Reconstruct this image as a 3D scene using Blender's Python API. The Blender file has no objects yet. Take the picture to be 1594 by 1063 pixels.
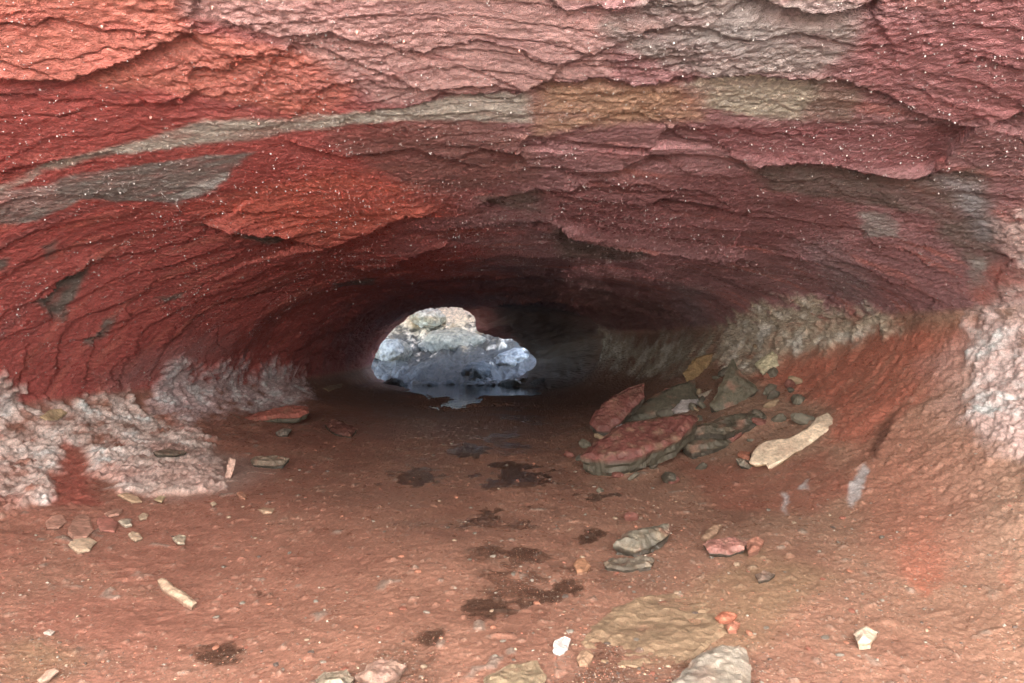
import bpy, bmesh, math, random
import numpy as np
from mathutils import Vector
from mathutils.geometry import delaunay_2d_cdt

random.seed(7)
rng = np.random.default_rng(11)
SC = bpy.context.scene
COL = SC.collection
R = math.radians

# ------------------------------------------------------------------ camera, sky, sun, exposure
cam_d = bpy.data.cameras.new('camera')
cam = bpy.data.objects.new('camera', cam_d)
COL.objects.link(cam)
cam.location = (0, 0, 0)
cam.rotation_euler = (R(90), 0, 0)
cam_d.lens = 24.0
cam_d.sensor_width = 36.0
cam_d.clip_start = 0.02
cam_d.clip_end = 400
SC.camera = cam

SUN_EL, SUN_AZ = 43.0, 6.0          # sun stands ahead of the camera, a little to the right
w = bpy.data.worlds.new('World')
SC.world = w
w.use_nodes = True
wn = w.node_tree
bg = wn.nodes['Background']
sky = wn.nodes.new('ShaderNodeTexSky')
sky.sky_type = 'NISHITA'
sky.sun_disc = False
sky.sun_elevation = R(SUN_EL)
sky.sun_rotation = R(SUN_AZ)
wn.links.new(sky.outputs[0], bg.inputs[0])
bg.inputs[1].default_value = 0.05
sd = bpy.data.lights.new('sun', 'SUN')
sd.energy = 5.0
sd.angle = R(0.5)
sd.color = (1.0, 0.95, 0.88)
sun = bpy.data.objects.new('sun', sd)
COL.objects.link(sun)
sdir = Vector((math.sin(R(SUN_AZ)) * math.cos(R(SUN_EL)), math.cos(R(SUN_AZ)) * math.cos(R(SUN_EL)), math.sin(R(SUN_EL))))
sun.location = sdir * 30
sun.rotation_euler = (-sdir).to_track_quat('-Z', 'Y').to_euler()
SC.view_settings.view_transform = 'Standard'
SC.view_settings.look = 'None'
SC.view_settings.gamma = 1
SC.view_settings.exposure = 6.05
SC.cycles.max_bounces = 8
SC.cycles.diffuse_bounces = 1
SC.cycles.glossy_bounces = 4
SC.cycles.use_denoising = True
SC.cycles.use_guiding = True
SC.cycles.sample_clamp_indirect = 12

FPX = 1594 * 24.0 / 36.0             # focal length in pixels of the photograph
def ray(px, py):
    return Vector(((px - 797) / FPX, 1.0, -(py - 531.5) / FPX))

# ------------------------------------------------------------------ noise
TAB = rng.random(1 << 14).astype(np.float32)
def vn(p, seed=0):
    """value noise in -1..1, p is an (N,3) float array"""
    i = np.floor(p)
    f = (p - i).astype(np.float32)
    i = i.astype(np.int64)
    f = f * f * (3 - 2 * f)
    def h(x, y, z):
        k = (x * 73856093) ^ (y * 19349663) ^ (z * 83492791) ^ (seed * 2654435)
        k ^= k >> 13
        return TAB[k & 16383]
    x0, y0, z0 = i[:, 0], i[:, 1], i[:, 2]
    fx, fy, fz = f[:, 0], f[:, 1], f[:, 2]
    a = h(x0, y0, z0) * (1 - fx) + h(x0 + 1, y0, z0) * fx
    b = h(x0, y0 + 1, z0) * (1 - fx) + h(x0 + 1, y0 + 1, z0) * fx
    c = h(x0, y0, z0 + 1) * (1 - fx) + h(x0 + 1, y0, z0 + 1) * fx
    d = h(x0, y0 + 1, z0 + 1) * (1 - fx) + h(x0 + 1, y0 + 1, z0 + 1) * fx
    a = a * (1 - fy) + b * fy
    c = c * (1 - fy) + d * fy
    return (a * (1 - fz) + c * fz) * 2 - 1
def fbm(p, scale, octs=3, seed=0, gain=.5, lac=2.03):
    o = np.zeros(len(p), np.float32); a = 1.0; t = 0
    q = p * np.asarray(scale, np.float32)
    for k in range(octs):
        o += a * vn(q + 17.3 * k, seed + k); t += a; a *= gain; q = q * lac
    return o / t
def sstep(x, a, b):
    t = np.clip((x - a) / (b - a), 0, 1)
    return t * t * (3 - 2 * t)

# ------------------------------------------------------------------ materials
def nodes_of(name):
    m = bpy.data.materials.new(name); m.use_nodes = True
    nt = m.node_tree
    return m, nt, nt.nodes['Principled BSDF'], nt.links
def rock_surface(name, bump=.5, dist=.004, s1=90, s2=330, var=.35, spec=.5):
    """rock whose colour and wetness are stored on the mesh, with fine grain and bump"""
    m, nt, b, L = nodes_of(name)
    N = nt.nodes.new
    at = N('ShaderNodeAttribute'); at.attribute_name = 'rock_colour'
    aw = N('ShaderNodeAttribute'); aw.attribute_name = 'wet'
    tc = N('ShaderNodeTexCoord')
    n1 = N('ShaderNodeTexNoise'); n1.inputs['Scale'].default_value = s1; n1.inputs['Detail'].default_value = 5; n1.inputs['Roughness'].default_value = .65
    n2 = N('ShaderNodeTexNoise'); n2.inputs['Scale'].default_value = s2; n2.inputs['Detail'].default_value = 3
    L.new(tc.outputs['Object'], n1.inputs['Vector']); L.new(tc.outputs['Object'], n2.inputs['Vector'])
    mr = N('ShaderNodeMapRange'); mr.inputs[1].default_value = .3; mr.inputs[2].default_value = .7
    mr.inputs[3].default_value = 1 - var; mr.inputs[4].default_value = 1 + var
    L.new(n1.outputs['Fac'], mr.inputs[0])
    mx = N('ShaderNodeMix'); mx.data_type = 'RGBA'; mx.blend_type = 'MULTIPLY'; mx.inputs[0].default_value = 1
    L.new(at.outputs['Color'], mx.inputs[6]); L.new(mr.outputs[0], mx.inputs[7])
    L.new(mx.outputs[2], b.inputs['Base Color'])
    rr = N('ShaderNodeMapRange'); rr.inputs[3].default_value = .72; rr.inputs[4].default_value = .16
    L.new(aw.outputs['Fac'], rr.inputs[0]); L.new(rr.outputs[0], b.inputs['Roughness'])
    b.inputs['Specular IOR Level'].default_value = spec
    ad = N('ShaderNodeMath'); ad.operation = 'ADD'
    L.new(n1.outputs['Fac'], ad.inputs[0]); L.new(n2.outputs['Fac'], ad.inputs[1])
    bp = N('ShaderNodeBump'); bp.inputs['Strength'].default_value = bump; bp.inputs['Distance'].default_value = dist
    L.new(ad.outputs[0], bp.inputs['Height']); L.new(bp.outputs[0], b.inputs['Normal'])
    return m
M_ROOF = rock_surface('crusted_lava_rock', .9, .008)
M_FLOOR = rock_surface('wet_red_mud', .6, .004, 120, 420, .4)
M_STONE = rock_surface('loose_stone', .6, .004, 70, 300, .35)
M_FAR = rock_surface('frosted_rock', 1.0, .05, 14, 55, .6)
def simple(name, col, rough, **kw):
    m, nt, b, L = nodes_of(name)
    n = nt.nodes.new('ShaderNodeTexNoise'); n.inputs['Scale'].default_value = kw.get('scale', 40)
    r = nt.nodes.new('ShaderNodeMapRange'); r.inputs[3].default_value = .8; r.inputs[4].default_value = 1.15
    tc = nt.nodes.new('ShaderNodeTexCoord'); L.new(tc.outputs['Object'], n.inputs['Vector'])
    mx = nt.nodes.new('ShaderNodeMix'); mx.data_type = 'RGBA'; mx.blend_type = 'MULTIPLY'; mx.inputs[0].default_value = 1
    mx.inputs[6].default_value = (*col, 1)
    L.new(n.outputs['Fac'], r.inputs[0]); L.new(r.outputs[0], mx.inputs[7]); L.new(mx.outputs[2], b.inputs['Base Color'])
    b.inputs['Roughness'].default_value = rough
    b.inputs['Specular IOR Level'].default_value = kw.get('spec', .5)
    if kw.get('bump'):
        bp = nt.nodes.new('ShaderNodeBump'); bp.inputs['Distance'].default_value = kw['bump']
        L.new(n.outputs['Fac'], bp.inputs['Height']); L.new(bp.outputs[0], b.inputs['Normal'])
    return m

# ------------------------------------------------------------------ object helpers
def grid_mesh(name, P, quads, mat, attrs, smooth=False):
    me = bpy.data.meshes.new(name)
    n, q = len(P), len(quads)
    me.vertices.add(n); me.vertices.foreach_set('co', np.ascontiguousarray(P, np.float32).ravel())
    me.loops.add(q * quads.shape[1]); me.loops.foreach_set('vertex_index', quads.astype(np.int32).ravel())
    me.polygons.add(q); me.polygons.foreach_set('loop_start', np.arange(0, q * quads.shape[1], quads.shape[1], dtype=np.int32))
    me.update(calc_edges=True)
    me.validate()
    for k, v in attrs.items():
        if v.ndim == 2:
            a = me.attributes.new(k, 'FLOAT_COLOR', 'POINT')
            a.data.foreach_set('color', np.concatenate([v, np.ones((n, 1))], 1).astype(np.float32).ravel())
        else:
            a = me.attributes.new(k, 'FLOAT', 'POINT'); a.data.foreach_set('value', v.astype(np.float32))
    me.polygons.foreach_set('use_smooth', np.full(q, smooth))
    me.materials.append(mat)
    o = bpy.data.objects.new(name, me); COL.objects.link(o)
    return o
def tag(o, label=None, cat=None, group=None, kind=None):
    if label: o['label'] = label
    if cat: o['category'] = cat
    if group: o['group'] = group
    if kind: o['kind'] = kind
    return o

# ------------------------------------------------------------------ the lava tube: rings of 16 points along its length
# 0 floor, 1-3 right bank, 4 right lip, 5-6 right wall, 7-9 roof, 10-12 left wall, 13 left lip, 14-15 left bank
RING4 = [(-.3, -.80), (.75, -.78), (1.4, -.64), (1.95, -.3), (2.22, .08), (2.14, .27), (1.7, .47), (1.0, .62),
         (.1, .70), (-.8, .65), (-1.55, .50), (-2.1, .24), (-2.45, -.12), (-2.55, -.36), (-2.2, -.6), (-1.3, -.76)]
RING8 = [(-.3, -.80), (.6, -.79), (1.3, -.70), (1.72, -.4), (1.95, .05), (1.88, .26), (1.55, .46), (.9, .62),
         (.05, .70), (-.8, .66), (-1.6, .52), (-2.15, .24), (-2.5, -.15), (-2.55, -.5), (-2.2, -.68), (-1.3, -.78)]
RING12 = [(-.6, -.84), (.3, -.84), (1.0, -.74), (1.4, -.45), (1.6, .05), (1.5, .28), (1.1, .48), (.5, .6),
          (-.1, .67), (-.9, .66), (-1.7, .52), (-2.25, .24), (-2.5, -.15), (-2.55, -.5), (-2.3, -.72), (-1.5, -.82)]
HOLE = [(700, 600), (770, 599), (800, 592), (828, 574), (833, 558), (800, 532), (748, 517), (738, 494),
        (715, 477), (672, 477), (641, 487), (610, 515), (588, 545), (579, 568), (590, 590), (630, 602)]
RING13 = [((x - 797) / FPX * 13.2, -(y - 531.5) / FPX * 13.2) for x, y in HOLE]
RINGS = [(-1.0, RING4), (1.5, RING4), (4.0, RING4), (8.0, RING8), (11.6, RING12), (13.2, RING13)]
ys = np.array([r[0] for r in RINGS]); tabs = np.array([r[1] for r in RINGS], float)     # (6,16,2)

def ring_at(s, Y):
    """s in 0..16 (periodic), Y depth -> base X,Z (outer product grid)"""
    i = np.floor(s).astype(int); t = s - i
    def cr(T):                               # Catmull-Rom along the ring for each key depth
        p0, p1, p2, p3 = (T[:, (i + k) % 16, :] for k in (-1, 0, 1, 2))
        tt = t[None, :, None]
        return .5 * (2 * p1 + (p2 - p0) * tt + (2 * p0 - 5 * p1 + 4 * p2 - p3) * tt ** 2 + (3 * p1 - p0 - 3 * p2 + p3) * tt ** 3)
    K = cr(tabs)                             # (6,NA,2)
    j = np.clip(np.searchsorted(ys, Y) - 1, 0, len(ys) - 2)
    f = (Y - ys[j]) / (ys[j + 1] - ys[j])
    f = np.where(j < 4, f * f * (3 - 2 * f), f)
    return K[j] * (1 - f)[:, None, None] + K[j + 1] * f[:, None, None]     # (NB,NA,2)

# sample positions: even along the ring, denser on the roof; depth steps grow with distance
ss = np.linspace(0, 16, 4001)
pp = ring_at(ss, np.array([3.0]))[0]
arc = np.concatenate([[0], np.cumsum(np.linalg.norm(np.diff(pp, axis=0), axis=1))])
dens = np.where((ss[:-1] > 4) & (ss[:-1] < 13.2), 1 / .0034, 1 / .0046)
cum = np.concatenate([[0], np.cumsum(np.diff(arc) * dens)])
NA = int(cum[-1])
S = np.interp(np.arange(NA) / NA * cum[-1], cum, ss)
ARC = np.interp(S, ss, arc)
Yf = [1.15]
while Yf[-1] < 13.2: Yf.append(Yf[-1] * 1.0036)
Y = np.concatenate([np.linspace(.45, 1.1, 30), np.array(Yf[:-1]), [13.2]])
NB = len(Y)
XZ = ring_at(S, Y)
base = np.empty((NB, NA, 3), np.float32)
base[..., 0] = XZ[..., 0]; base[..., 1] = Y[:, None]; base[..., 2] = XZ[..., 1]
ta = np.roll(base, -1, 1) - np.roll(base, 1, 1)
tb = np.gradient(base, axis=0)
nrm = np.cross(tb, ta); nrm /= np.linalg.norm(nrm, axis=2, keepdims=True) + 1e-9
mid = base.mean(1, keepdims=True)
if ((mid - base) * nrm).sum() < 0: nrm = -nrm          # points into the tube
print('grid', NA, NB, NA * NB)

P3 = base.reshape(-1, 3)
A2 = np.broadcast_to(ARC[None, :], (NB, NA)).reshape(-1).astype(np.float32)
B2 = np.broadcast_to(Y[:, None], (NB, NA)).reshape(-1).astype(np.float32)
S2 = np.broadcast_to(S[None, :], (NB, NA)).reshape(-1).astype(np.float32)
seam = arc[-1]

# shared warps
W1 = fbm(P3, 2.2, 3, 1); W2 = fbm(P3, 2.2, 3, 5)
W3 = fbm(P3, 13, 3, 9, .6); W4 = fbm(P3, 13, 3, 13, .6)
KN = fbm(P3, (34, 30, 34), 3, 21, .6)                 # knobs, 3 cm
roofw = sstep(S2, 4.05, 4.6) * (1 - sstep(S2, 12.7, 13.1))   # 1 on roof and walls, 0 on the floor

# ------------------------------------------------------------------ relief of the tube
disp = np.zeros(len(P3), np.float32)
lowf = fbm(P3, .9, 2, 31)
disp += lowf * .05 * np.where(B2 < 12, 1, .3)
# overlapping lava skins: each hangs a little lower towards its far edge, then steps back up
def skins(freq, amp, warp_lo, warp_hi, seed, keep, j=.35):
    g = fbm(P3, (1.0, .8, 1.0), 2, seed)
    ph = B2 * freq + warp_lo * g * freq + (warp_hi * W3 + .4 * warp_hi * KN) * freq + 1.2 * fbm(P3, (2.4, .5, 2.4), 2, seed + 4)
    fr = ph - np.floor(ph)
    on = sstep(fbm(P3, (1.6, 2.2, 1.6), 2, seed + 8), keep - .12, keep + .12)
    up = fr ** 1.6
    drop = sstep(fr, 0, .09)
    return amp * on * (up + .0 * drop), on * (1 - sstep(fr, .0, .10))
for freq, amp, wl, wh, seed, keep, gr in ((1.3, .011, .45, .06, 41, -.1, .008), (3.4, .011, .45, .05, 61, -.1, .007),
                                           (8.0, .005, .5, .03, 81, -.1, .003), (19., .003, .5, .014, 91, -.15, .0015)):
    a, g = skins(freq, amp, wl, wh, seed, keep)
    disp += (a - gr * g) * roofw * np.clip(14 / (freq * np.maximum(B2, .5)), 0, 1) * (.55 + .45 * sstep(B2, 1.5, 4))
del a
# where a sight line of the photograph meets the rock, in surface coordinates (along the ring, depth)
cj = np.arange(0, NB, 4); ci = np.arange(0, NA, 4)
cpos = (base + nrm * disp.reshape(NB, NA, 1))[np.ix_(cj, ci)].reshape(-1, 3)
ok = cpos[:, 1] > 1.0
cpx = np.where(ok, 797 + cpos[:, 0] / np.maximum(cpos[:, 1], .1) * FPX, 1e6)
cpy = np.where(ok, 531.5 - cpos[:, 2] / np.maximum(cpos[:, 1], .1) * FPX, 1e6)
cAB = np.stack(np.meshgrid(ARC[ci], Y[cj]), -1).reshape(-1, 2)
def surf(px, py):
    d = (cpx - px) ** 2 + (cpy - py) ** 2
    k = np.argpartition(d, 4)[:4]
    wgt = 1 / (d[k] + .3)
    k0 = k[np.argmin(d[k])]
    good = np.abs(cAB[k] - cAB[k0]).max(1) < .6
    return (cAB[k] * wgt[:, None])[good].sum(0) / wgt[good].sum()
def surf_poly(pts, n=5):
    out = []
    for a, b in zip(pts, pts[1:]):
        for t in np.linspace(0, 1, n, endpoint=False):
            out.append(surf(a[0] + (b[0] - a[0]) * t, a[1] + (b[1] - a[1]) * t))
    out.append(surf(*pts[-1]))
    out = np.array(out)
    for k in range(1, len(out)):                        # stay continuous across the seam in the floor
        out[k, 0] -= seam * round((out[k, 0] - out[k - 1, 0]) / seam)
    return out
def around(q):
    return A2 + seam * np.round((q[:, 0].mean() - A2) / seam).astype(np.float32)

def region(polys, warp=.05, soft=.02, fine=.03):
    """0..1 mask of one or several outlines on the rock, with ragged edges"""
    m = np.zeros(len(P3), np.float32)
    for pts in polys:
        q = surf_poly(list(pts) + [pts[0]], 4)[:-1]
        pad = .25 + warp
        a0, b0 = q.min(0) - pad; a1, b1 = q.max(0) + pad
        AQ = around(q)
        idx = np.nonzero((AQ > a0) & (AQ < a1) & (B2 > b0) & (B2 < b1))[0]
        if not len(idx): continue
        sc = np.clip(B2[idx] / 3, .5, 2.5)
        x = AQ[idx] + (warp * W1[idx] + fine * W3[idx]) * sc
        y = B2[idx] + (warp * W2[idx] + fine * W4[idx] * 1.4) * sc
        dmin = np.full(len(idx), 9., np.float32); ins = np.zeros(len(idx), bool)
        for k in range(len(q)):
            (ax, ay), (bx, by) = q[k], q[(k + 1) % len(q)]
            ex, ey = bx - ax, by - ay
            t = np.clip(((x - ax) * ex + (y - ay) * ey) / (ex * ex + ey * ey + 1e-9), 0, 1)
            dmin = np.minimum(dmin, np.hypot(x - ax - t * ex, y - ay - t * ey))
            if by != ay:
                c = ((ay > y) != (by > y)) & (x < (bx - ax) * (y - ay) / (by - ay) + ax)
                ins ^= c
        sgn = np.where(ins, dmin, -dmin) / sc
        m[idx] = np.maximum(m[idx], sstep(sgn, -soft, soft))
    return m

# the ledges and open cracks one can point at in the roof
LEDGES = [
    ([(-60, 108), (0, 110), (100, 112), (170, 95), (240, 62), (300, 45)], .05, .05),
    ([(340, 30), (430, 55), (520, 48), (590, 75)], .015, .01),
    ([(800, 142), (850, 125), (940, 118), (1010, 127), (1080, 112)], .035, .03),
    ([(1080, 112), (1150, 106), (1230, 112), (1300, 119)], .04, .09),
    ([(1180, -14), (1230, 4), (1290, 9), (1370, -8)], .04, .09),
    ([(1130, 252), (1250, 242), (1330, 248), (1400, 262), (1465, 266)], .055, .05),
    ([(1465, 266), (1490, 230), (1520, 195), (1594, 175)], .03, .04),
    ([(860, 262), (950, 262), (1000, 245), (1030, 202), (1050, 192)], .03, .03),
    ([(300, 345), (370, 348), (440, 355), (510, 373), (570, 350), (630, 322), (700, 318)], .07, .06),
    ([(545, 415), (610, 405), (650, 387), (710, 372)], .06, .05),
    ([(715, 335), (760, 305), (830, 287), (900, 292)], .03, .03),
    ([(855, 342), (920, 365), (1000, 380), (1090, 390), (1160, 402)], .08, .07),
    ([(700, 474), (830, 462), (900, 463), (940, 476)], .10, .06),
    ([(980, 322), (1030, 302), (1100, 310), (1180, 330)], .04, .03),
    ([(560, 168), (640, 157), (700, 142), (790, 142)], .018, .01),
    ([(440, 215), (540, 240), (640, 225), (760, 262)], .02, .012),
    ([(0, 262), (80, 250), (190, 232)], .015, .01),
    ([(60, 470), (100, 425), (150, 405)], .03, .02),
    ([(240, 540), (330, 470), (440, 440)], .03, .02),
    ([(820, 262), (805, 232), (830, 205)], .02, .02),
    ([(1300, 120), (1380, 140), (1450, 175), (1500, 190)], .02, .015),
    ([(930, 0), (960, 18), (1000, 6), (1015, -5)], .02, .02),
]
crack = np.zeros(len(P3), np.float32)
for pts, amp, gro in LEDGES:
    q = surf_poly(pts, 4)
    if q[0, 0] < q[-1, 0]: q = q[::-1]
    a0, b0 = q.min(0) - .7; a1, b1 = q.max(0) + .7
    idx = np.nonzero((A2 > a0) & (A2 < a1) & (B2 > b0) & (B2 < b1) & (roofw > .01))[0]
    sc = np.clip(B2[idx] / 2.5, .6, 2.5)
    x = A2[idx] + (.03 * W1[idx] + .02 * W3[idx]) * sc
    y = B2[idx] + (.05 * W2[idx] + .028 * W4[idx] + .012 * KN[idx]) * sc
    best = np.full(len(idx), 9., np.float32); side = np.zeros(len(idx), np.float32); tt = np.zeros(len(idx), np.float32)
    n = len(q) - 1
    for k in range(n):
        (ax, ay), (bx, by) = q[k], q[k + 1]
        ex, ey = bx - ax, by - ay
        tr = ((x - ax) * ex + (y - ay) * ey) / (ex * ex + ey * ey + 1e-9)
        t = np.clip(tr, 0, 1)
        d = np.hypot(x - ax - t * ex, y - ay - t * ey)
        c = ex * (y - ay) - ey * (x - ax)              # >0 one side
        far = -np.sign(c) if ex < 0 else np.sign(c)    # +1 on the far side of the edge
        u = d < best
        best[u] = d[u]; side[u] = far[u]; tt[u] = (k + t[u]) / n
    # end taper
    tap = sstep(tt, 0, .12) * (1 - sstep(tt, .88, 1)) * (best < 1)
    near = side < 0
    hh = np.clip(B2[idx] / 2.8, .45, 1.1)
    disp[idx] += np.where(near, amp * hh * (.26 * np.exp(-best / (.40 * sc)) + (.42 if gro >= .04 else .2) * np.exp(-best / (.08 * sc))) , -gro * hh * (.22 * np.exp(-best / (.30 * sc)) + .5 * (1 - sstep(best, .05 * sc, .16 * sc)))) * tap
    crack[idx] = np.maximum(crack[idx], (1 - sstep(best, 0, .02)) * tap)
# knobby skin: rounded grains of two sizes
k1 = 1 - np.abs(vn(P3 * np.float32(26), 101)); k2 = 1 - np.abs(vn(P3 * np.float32(58) + 5, 103))
kn_amt = .55 + .45 * fbm(P3, 1.7, 2, 107)
k3 = vn(P3 * np.float32(105) + 3, 105)
disp += roofw * kn_amt * (.62 + .38 * sstep(B2, 1.5, 4)) * (.004 * k1 * k1 + .008 * k2 + .007 * KN + .0065 * k3)
# floor: soft mud with ripples, small stones pressed into it
flo = 1 - roofw
disp += flo * (.011 * W1 + .004 * W3 + .0016 * KN + .0022 * k3 + .0014 * k2)
peb = vn(P3 * np.float32(21), 121); peb2 = vn(P3 * np.float32(47), 125)
disp += flo * (.007 * sstep(peb, .62, .9) + .006 * sstep(peb2, .55, .85))
# the banks carry grooves that run down the slope
bankR = sstep(S2, 1.8, 2.6) * (1 - sstep(S2, 4.2, 4.8)); bankL = sstep(S2, 12.9, 13.4) * (1 - sstep(S2, 14.2, 14.8))
gro = fbm(P3, (1.2, 9, 1.2), 3, 131, .6)
disp += (bankR + bankL) * (.010 * gro * (1 - sstep(B2, 4, 6.5)) + .003 * KN + .003 * k3 + .022 * fbm(P3, (7, 4, 7), 4, 135, .6))
# heap of debris under the fallen slabs at the right
pile = region([[(905, 720), (930, 640), (1010, 590), (1120, 570), (1190, 600), (1195, 660), (1080, 700), (980, 735)]], .05, .18, .02)
disp += .10 * pile
# the pool lies in a shallow dip
disp -= .06 * region([[(660, 603), (750, 603), (745, 630), (715, 637), (680, 634)]], .25, .12, .2)
# mineral crusts
CR_L1 = [[(-60, 560), (0, 592), (28, 625), (62, 645), (95, 632), (135, 612), (195, 610), (235, 640), (275, 655), (320, 680), (350, 720), (330, 770), (250, 775), (190, 770), (150, 750), (128, 700), (105, 690), (78, 730), (74, 790), (-60, 830)]]
CR_L2 = [[(236, 640), (245, 600), (268, 557), (296, 560), (302, 585), (330, 566), (372, 572), (420, 568), (440, 585), (470, 585), (486, 606), (470, 632), (400, 640), (330, 645), (280, 655)]]
CR_R1 = [[(1120, 560), (1135, 500), (1150, 482), (1185, 475), (1205, 470), (1235, 452), (1275, 460), (1300, 482), (1345, 480), (1388, 492), (1400, 515), (1330, 530), (1290, 540), (1240, 550), (1200, 580), (1160, 590)]]
CR_R2 = [[(935, 565), (940, 515), (975, 528), (1000, 545), (1040, 530), (1090, 525), (1125, 515), (1130, 560), (1080, 585), (1010, 590)]]
CR_R3 = [[(1545, 350), (1570, 330), (1650, 320), (1680, 740), (1594, 720), (1530, 690), (1505, 640), (1530, 560), (1510, 500), (1560, 470), (1594, 440), (1580, 400)]]
mL1 = region(CR_L1, .07, .04, .09); mL2 = region(CR_L2, .07, .045, .09)
mR1 = region(CR_R1, .05, .04, .08); mR2 = region(CR_R2, .05, .06, .06); mR3 = region(CR_R3, .06, .06, .06)
crust = np.maximum.reduce([mL1, mL2, mR1, .7 * mR2, .6 * mR3])
cb = 1 - np.abs(vn(P3 * np.float32(17), 141))
cn = fbm(P3, (11, 10, 8), 5, 145, .66)
disp += crust * (.02 + .026 * cn + .004 * cb + .010 * W3 + .012 * KN + .006 * k3)
disp += np.maximum(roofw * sstep(B2, 4.5, 9), sstep(B2, 10.8, 12.2) * sstep(P3[:, 0], -.3, .4)) * (.055 * fbm(P3, (4.5, 2.2, 4.5), 4, 153, .6) + .03 * np.abs(fbm(P3, (9, 3.5, 9), 3, 157)))
disp += .10 * fbm(P3, (5, 3, 5), 4, 151, .65) * sstep(B2, 12.6, 13.1)
disp *= np.where(B2 < 12.2, 1, np.clip((13.4 - B2) / 1.2, 1.0, 1) * np.where(B2 > 12.9, .6, 1))
POS = P3 + nrm.reshape(-1, 3) * disp[:, None]

# ------------------------------------------------------------------ colour of the rock, with fading light painted in at depth
C = np.empty((len(P3), 3), np.float32)
def lerp(m, col):
    global C
    C += (np.asarray(col, np.float32) - C) * np.clip(m, 0, 1)[:, None]
RED, ORANGE, MAUVE = (.53, .125, .108), (.72, .25, .185), (.42, .215, .215)
PINK, GREY, DGREY, TAN, PALE = (.64, .38, .345), (.60, .555, .475), (.19, .17, .145), (.66, .415, .27), (.76, .69, .59)
n_big = fbm(P3, 1.1, 3, 201); n_mid = fbm(P3, (4, 4, 4), 3, 205); n_str = fbm(P3, (2.2, 9, 2.2), 3, 209)
C[:] = MAUVE
redside = sstep(.9 * n_big + .25 * n_mid - (P3[:, 0] + .35) * 1.3, -.5, .5)
lerp(redside, RED)
lerp(sstep(n_str, .15, .6) * .45, ORANGE)
lerp(sstep(-n_str, .2, .6) * .5, (.25, .09, .085))
brk = np.clip(.92 + .75 * fbm(P3, (6, 12, 6), 4, 241, .7), .25, 1)    # every tint is broken by the rock below it
def paint(polys, col, amt=1.0, **kw):
    lerp(region(polys, **kw) * amt * brk, col)
paint([[(-50, -60), (320, -60), (300, 45), (420, 70), (530, 80), (555, 130), (490, 185), (400, 160), (250, 140), (100, 125), (-50, 110)]], ORANGE, .9, warp=.1, soft=.06)
paint([[(300, -60), (900, -60), (960, 20), (960, 110), (820, 140), (600, 150), (540, 110), (450, 60), (300, 30)]], PINK, .85, warp=.1, soft=.06)
paint([[(300, 325), (420, 285), (500, 262), (650, 280), (720, 330), (600, 340), (510, 370), (400, 350)]], (.70, .18, .125), .9, warp=.08, soft=.15)
paint([[(500, 200), (760, 175), (830, 200), (830, 270), (700, 300), (560, 250)]], (.30, .15, .13), .8, warp=.1, soft=.06)
paint([[(830, 135), (1080, 132), (1100, 180), (960, 192), (850, 208)]], TAN, .85, warp=.10, soft=.08, fine=.07)
paint([[(1340, 40), (1650, -30), (1650, 180), (1500, 190), (1350, 130)]], (.42, .17, .17), .9, warp=.06, soft=.05)
paint([[(1050, 195), (1300, 190), (1480, 205), (1470, 262), (1320, 246), (1150, 240)]], (.32, .12, .125), .85, warp=.05, soft=.05)
paint([[(830, 290), (1150, 260), (1330, 300), (1330, 350), (1150, 380), (900, 350)]], (.28, .11, .11), .7, warp=.1, soft=.06)
paint([[(935, 45), (1000, -10), (1350, -20), (1345, 60), (1285, 112), (1150, 108), (1080, 102), (975, 75)]], (.36, .31, .28), .85, warp=.10, soft=.07, fine=.06)
paint([[(1010, 60), (1150, 30), (1250, 60), (1150, 85)]], (.5, .46, .44), .5, warp=.08, soft=.1)
paint([[(1085, 125), (1270, 118), (1292, 130), (1262, 180), (1200, 182), (1092, 168)]], (.66, .58, .46), .95, warp=.05, soft=.04, fine=.06)
paint([[(1270, 120), (1360, 130), (1330, 185), (1262, 182)]], (.33, .24, .19), .8, warp=.03, soft=.04)
paint([[(-40, 305), (100, 245), (280, 200), (320, 186), (420, 182), (600, 167), (760, 142), (822, 150), (830, 188), (620, 186), (440, 206), (400, 216), (180, 242), (60, 268), (-40, 318)]], (.66, .60, .51), .92, warp=.03, soft=.03)
paint([[(440, 190), (620, 170), (620, 182), (450, 203)]], PALE, .8, warp=.03, soft=.03)
paint([[(-40, 330), (120, 270), (300, 245), (400, 236), (345, 285), (270, 312), (130, 310), (60, 342), (-40, 350)]], (.33, .30, .27), .95, warp=.03, soft=.02)
paint([[(265, 312), (300, 282), (355, 268), (335, 295), (280, 315)]], (.62, .58, .54), .9, warp=.02, soft=.03)
paint([[(-40, 300), (90, 285), (80, 315), (-40, 325)]], (.62, .42, .38), .9, warp=.02, soft=.02)
paint([[(1150, 258), (1450, 268), (1540, 255), (1562, 410), (1522, 425), (1440, 330), (1350, 325), (1200, 292)]], (.20, .165, .14), .85, warp=.05, soft=.05)
paint([[(1340, 332), (1385, 330), (1402, 368), (1352, 366)], [(1505, 405), (1530, 400), (1545, 440), (1520, 455)]], (.46, .42, .39), .9, warp=.02, soft=.02)
paint([[(1478, 272), (1530, 290), (1552, 350), (1530, 372), (1500, 320)]], (.44, .42, .43), .8, warp=.04, soft=.06)
paint([[(55, 470), (105, 422), (140, 418), (112, 470), (95, 500), (72, 490)], [(130, 535), (150, 508), (185, 490), (165, 520), (140, 540)],
       [(300, 350), (400, 352), (470, 372), (420, 382), (350, 362)], [(-10, 405), (15, 402), (10, 420), (-10, 422)], [(65, 385), (85, 375), (75, 402)],
       [(240, 462), (285, 452), (270, 466)], [(520, 440), (590, 430), (585, 440), (525, 446)]], DGREY, .95, warp=.02, soft=.02)
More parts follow.
